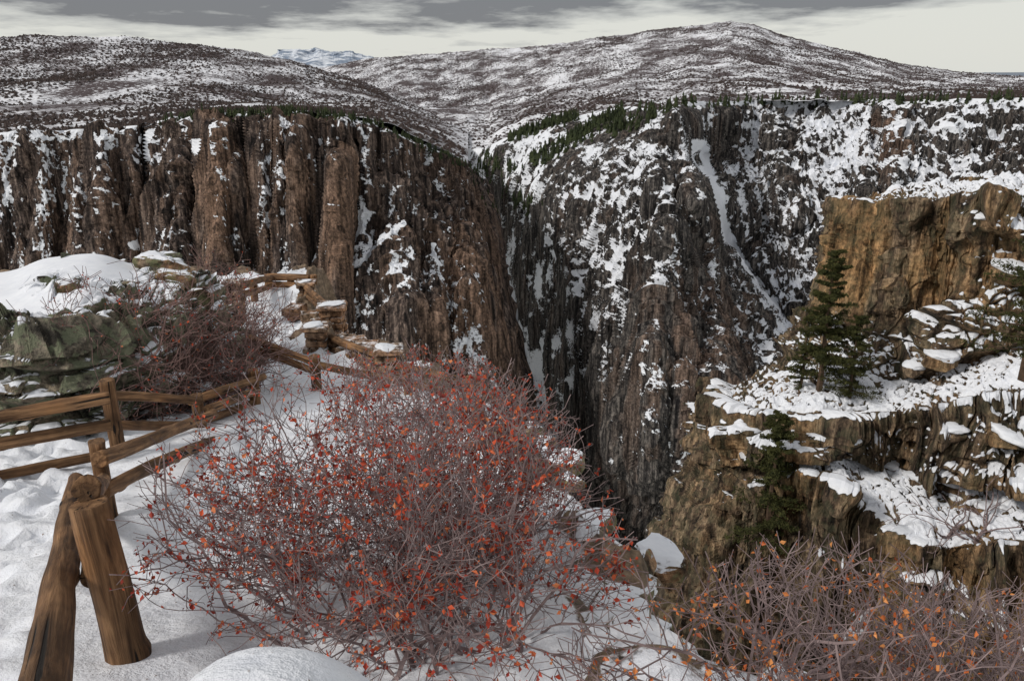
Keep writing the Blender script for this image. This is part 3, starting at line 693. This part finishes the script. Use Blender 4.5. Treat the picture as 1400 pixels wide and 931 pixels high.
def env_ell(items):
    def f_(p):
        m=np.zeros(len(p),bool)
        for (c,r) in items: m|=(((p-np.array(c))/np.array(r))**2).sum(-1)<1
        return m
    return f_
R=[(-.42,2.85),(-.95,3.2),(-.08,3.0),(-.5,3.7),(-1.2,3.9),(-.05,3.9),(-.55,4.5)]
HH=[1.0,.92,.80,1.12,.95,.85,1.0]
items=[((x,y,float(gz(x,y))+.28),(.82 if x<-.2 else .62,.8,h)) for (x,y),h in zip(R,HH)]
shrub('red_leaf_shrub',R,11,.012,24,.068,.34,env_ell(items),16500,.026,M_BR,M_LF,cap=6000,wig=.24)
R=[(1.25,2.45),(1.9,2.4),(2.5,2.2),(.85,2.35),(1.6,2.1),(2.1,2.7)]
items=[((x,y,float(gz(x,y))+.05),(.75,.75,h)) for (x,y),h in zip(R,[.8,.85,.85,.55,.8,.75])]
shrub('orange_leaf_shrub',R,9,.012,22,.065,.34,env_ell(items),3600,.024,M_BR,M_LO,cap=4000,wig=.26)
R=[tuple(W(x,520,Y)[:2]) for x,Y in [(190,9.6),(250,10.2),(300,11),(150,9.2),(225,10.6),(325,11.8)]]
items=[((x,y,float(gz(x,y))+.8),(1.1,1.0,1.25)) for x,y in R]
shrub('bare_brown_shrub',R,14,.016,22,.11,.34,env_ell(items),1300,.038,M_BR2,M_LF,cap=7000,rmin=.0035,wig=.25)
R=[tuple(W(x,430,Y)[:2]) for x,Y in [(265,14),(290,14.3),(318,15)]]
items=[((x,y,float(gz(x,y))+1.0),(.9,1.0,1.35)) for x,y in R]
shrub('bare_brown_shrub',R,11,.018,20,.12,.33,env_ell(items),500,.045,M_BR2,M_LF,cap=3600,rmin=.0045)
R=[tuple(ghit(x,y)[:2]) for x,y in [(600,580),(650,600),(470,590)]]
items=[((x,y,float(gz(x,y))+.2),(.8,.8,.72)) for x,y in R]
shrub('red_leaf_shrub',R,10,.011,18,.075,.34,env_ell(items),3200,.030,M_BR,M_LF,cap=2800,rmin=.0025)
# ------------------------------------------------------------ pines
def pine(name,base,h,rw=.17,nb=70,seed=0,lean=0,ls=1.):
    base=np.array(base,float);n=14;t=np.linspace(0,1,n);c=base+np.stack([lean*t**2+.03*h*np.sin(t*5+seed)*.3,0*t,h*t],-1)
    a=[c[:-1]];b_=[c[1:]];ra=[.022*h*(1-t[:-1])+.01];rb=[.022*h*(1-t[1:])+.008];nd=[]
    for k in range(nb):
        tt=.10+.88*rng.random();o=base+np.array([lean*tt**2,0,h*tt]);az_=rng.random()*6.28
        L=rw*h*(1-tt)**.6*(.35+1.1*rng.random())+.02*h
        m=7;s=np.linspace(0,1,m);dr=np.array([math.cos(az_),math.sin(az_),0]);pz=-.15*s+.22*s**2+.25*(tt-.4)*s
        q=o+dr*(s*L)[:,None]+np.stack([0*s,0*s,pz*L],-1)
        a.append(q[:-1]);b_.append(q[1:]);r=.005*h*(1-s*.8)*(1-tt*.6);ra.append(r[:-1]);rb.append(r[1:])
        for j in range(1,m):
            w_=.07*L+.03;nd.append(q[j]+rng.standard_normal((22,3))*np.array([1,1,.4])*w_)
    a=np.concatenate(a);b_=np.concatenate(b_);V1,Q1=tubes(a,b_,np.concatenate(ra),np.concatenate(rb),5)
    nd=np.concatenate(nd);nd=np.repeat(nd,3,0);m=len(nd);d1=norm(rng.standard_normal((m,3))+np.array([0,0,.35]));d2=norm(np.cross(d1,rng.standard_normal((m,3))))
    Ls=ls*.021*h*(.6+.8*rng.random(m))[:,None];V2=np.stack([nd-d1*Ls*.5,nd+d2*Ls*.12,nd+d1*Ls*.6,nd-d2*Ls*.12],1).reshape(-1,3);Q2=np.arange(m*4).reshape(m,4)
    mesh_np(name,np.concatenate([V1,V2]),np.concatenate([Q1,Q2+len(V1)]),[M_TR,M_ND],{},False,np.concatenate([np.zeros(len(Q1)),np.ones(m)]))
def pine_on(px,yt,yb,**k):
    b_=at(PD,PXD,PYD,px,yb);a=W(px,yt,b_[1]);pine('pine_tree',b_-np.array([0,0,.3]),a[2]-b_[2],**k)
pine_on(1118,330,548,rw=.17,nb=105,seed=1,lean=.1)
pine_on(1158,420,552,rw=.24,nb=80,seed=2)
pine_on(1096,420,545,rw=.14,nb=36,seed=6)
pine_on(1050,555,735,rw=.2,nb=80,seed=3,lean=-.1)
def pine_px(px,yt,yb,Y,**k):
    a=W(px,yt,Y);b_=W(px,yb,Y);pine('pine_tree',b_,a[2]-b_[2],**k)
pine_px(1405,60,520,20,rw=.13,nb=150,seed=4,ls=.55)
def snag(px,py,h):
    q=at(PD,PXD,PYD,px,py);pos=np.array([q]*3);dr=norm(np.array([[.1,0,1.],[-.9,0,.5],[-.5,0,1.]]));a,b_,ra,rb=grow(pos,dr,np.array([.09,.06,.07]),16,h/12,.28,.22,.0,lambda p:np.ones(len(p),bool),decay=.9,rmin=.014,cap=400)
    V,Q=tubes(a,b_,ra,rb,5);mesh_np('dead_tree',V,Q,M_BR)
snag(1335,740,3.6);snag(1295,735,2.2)
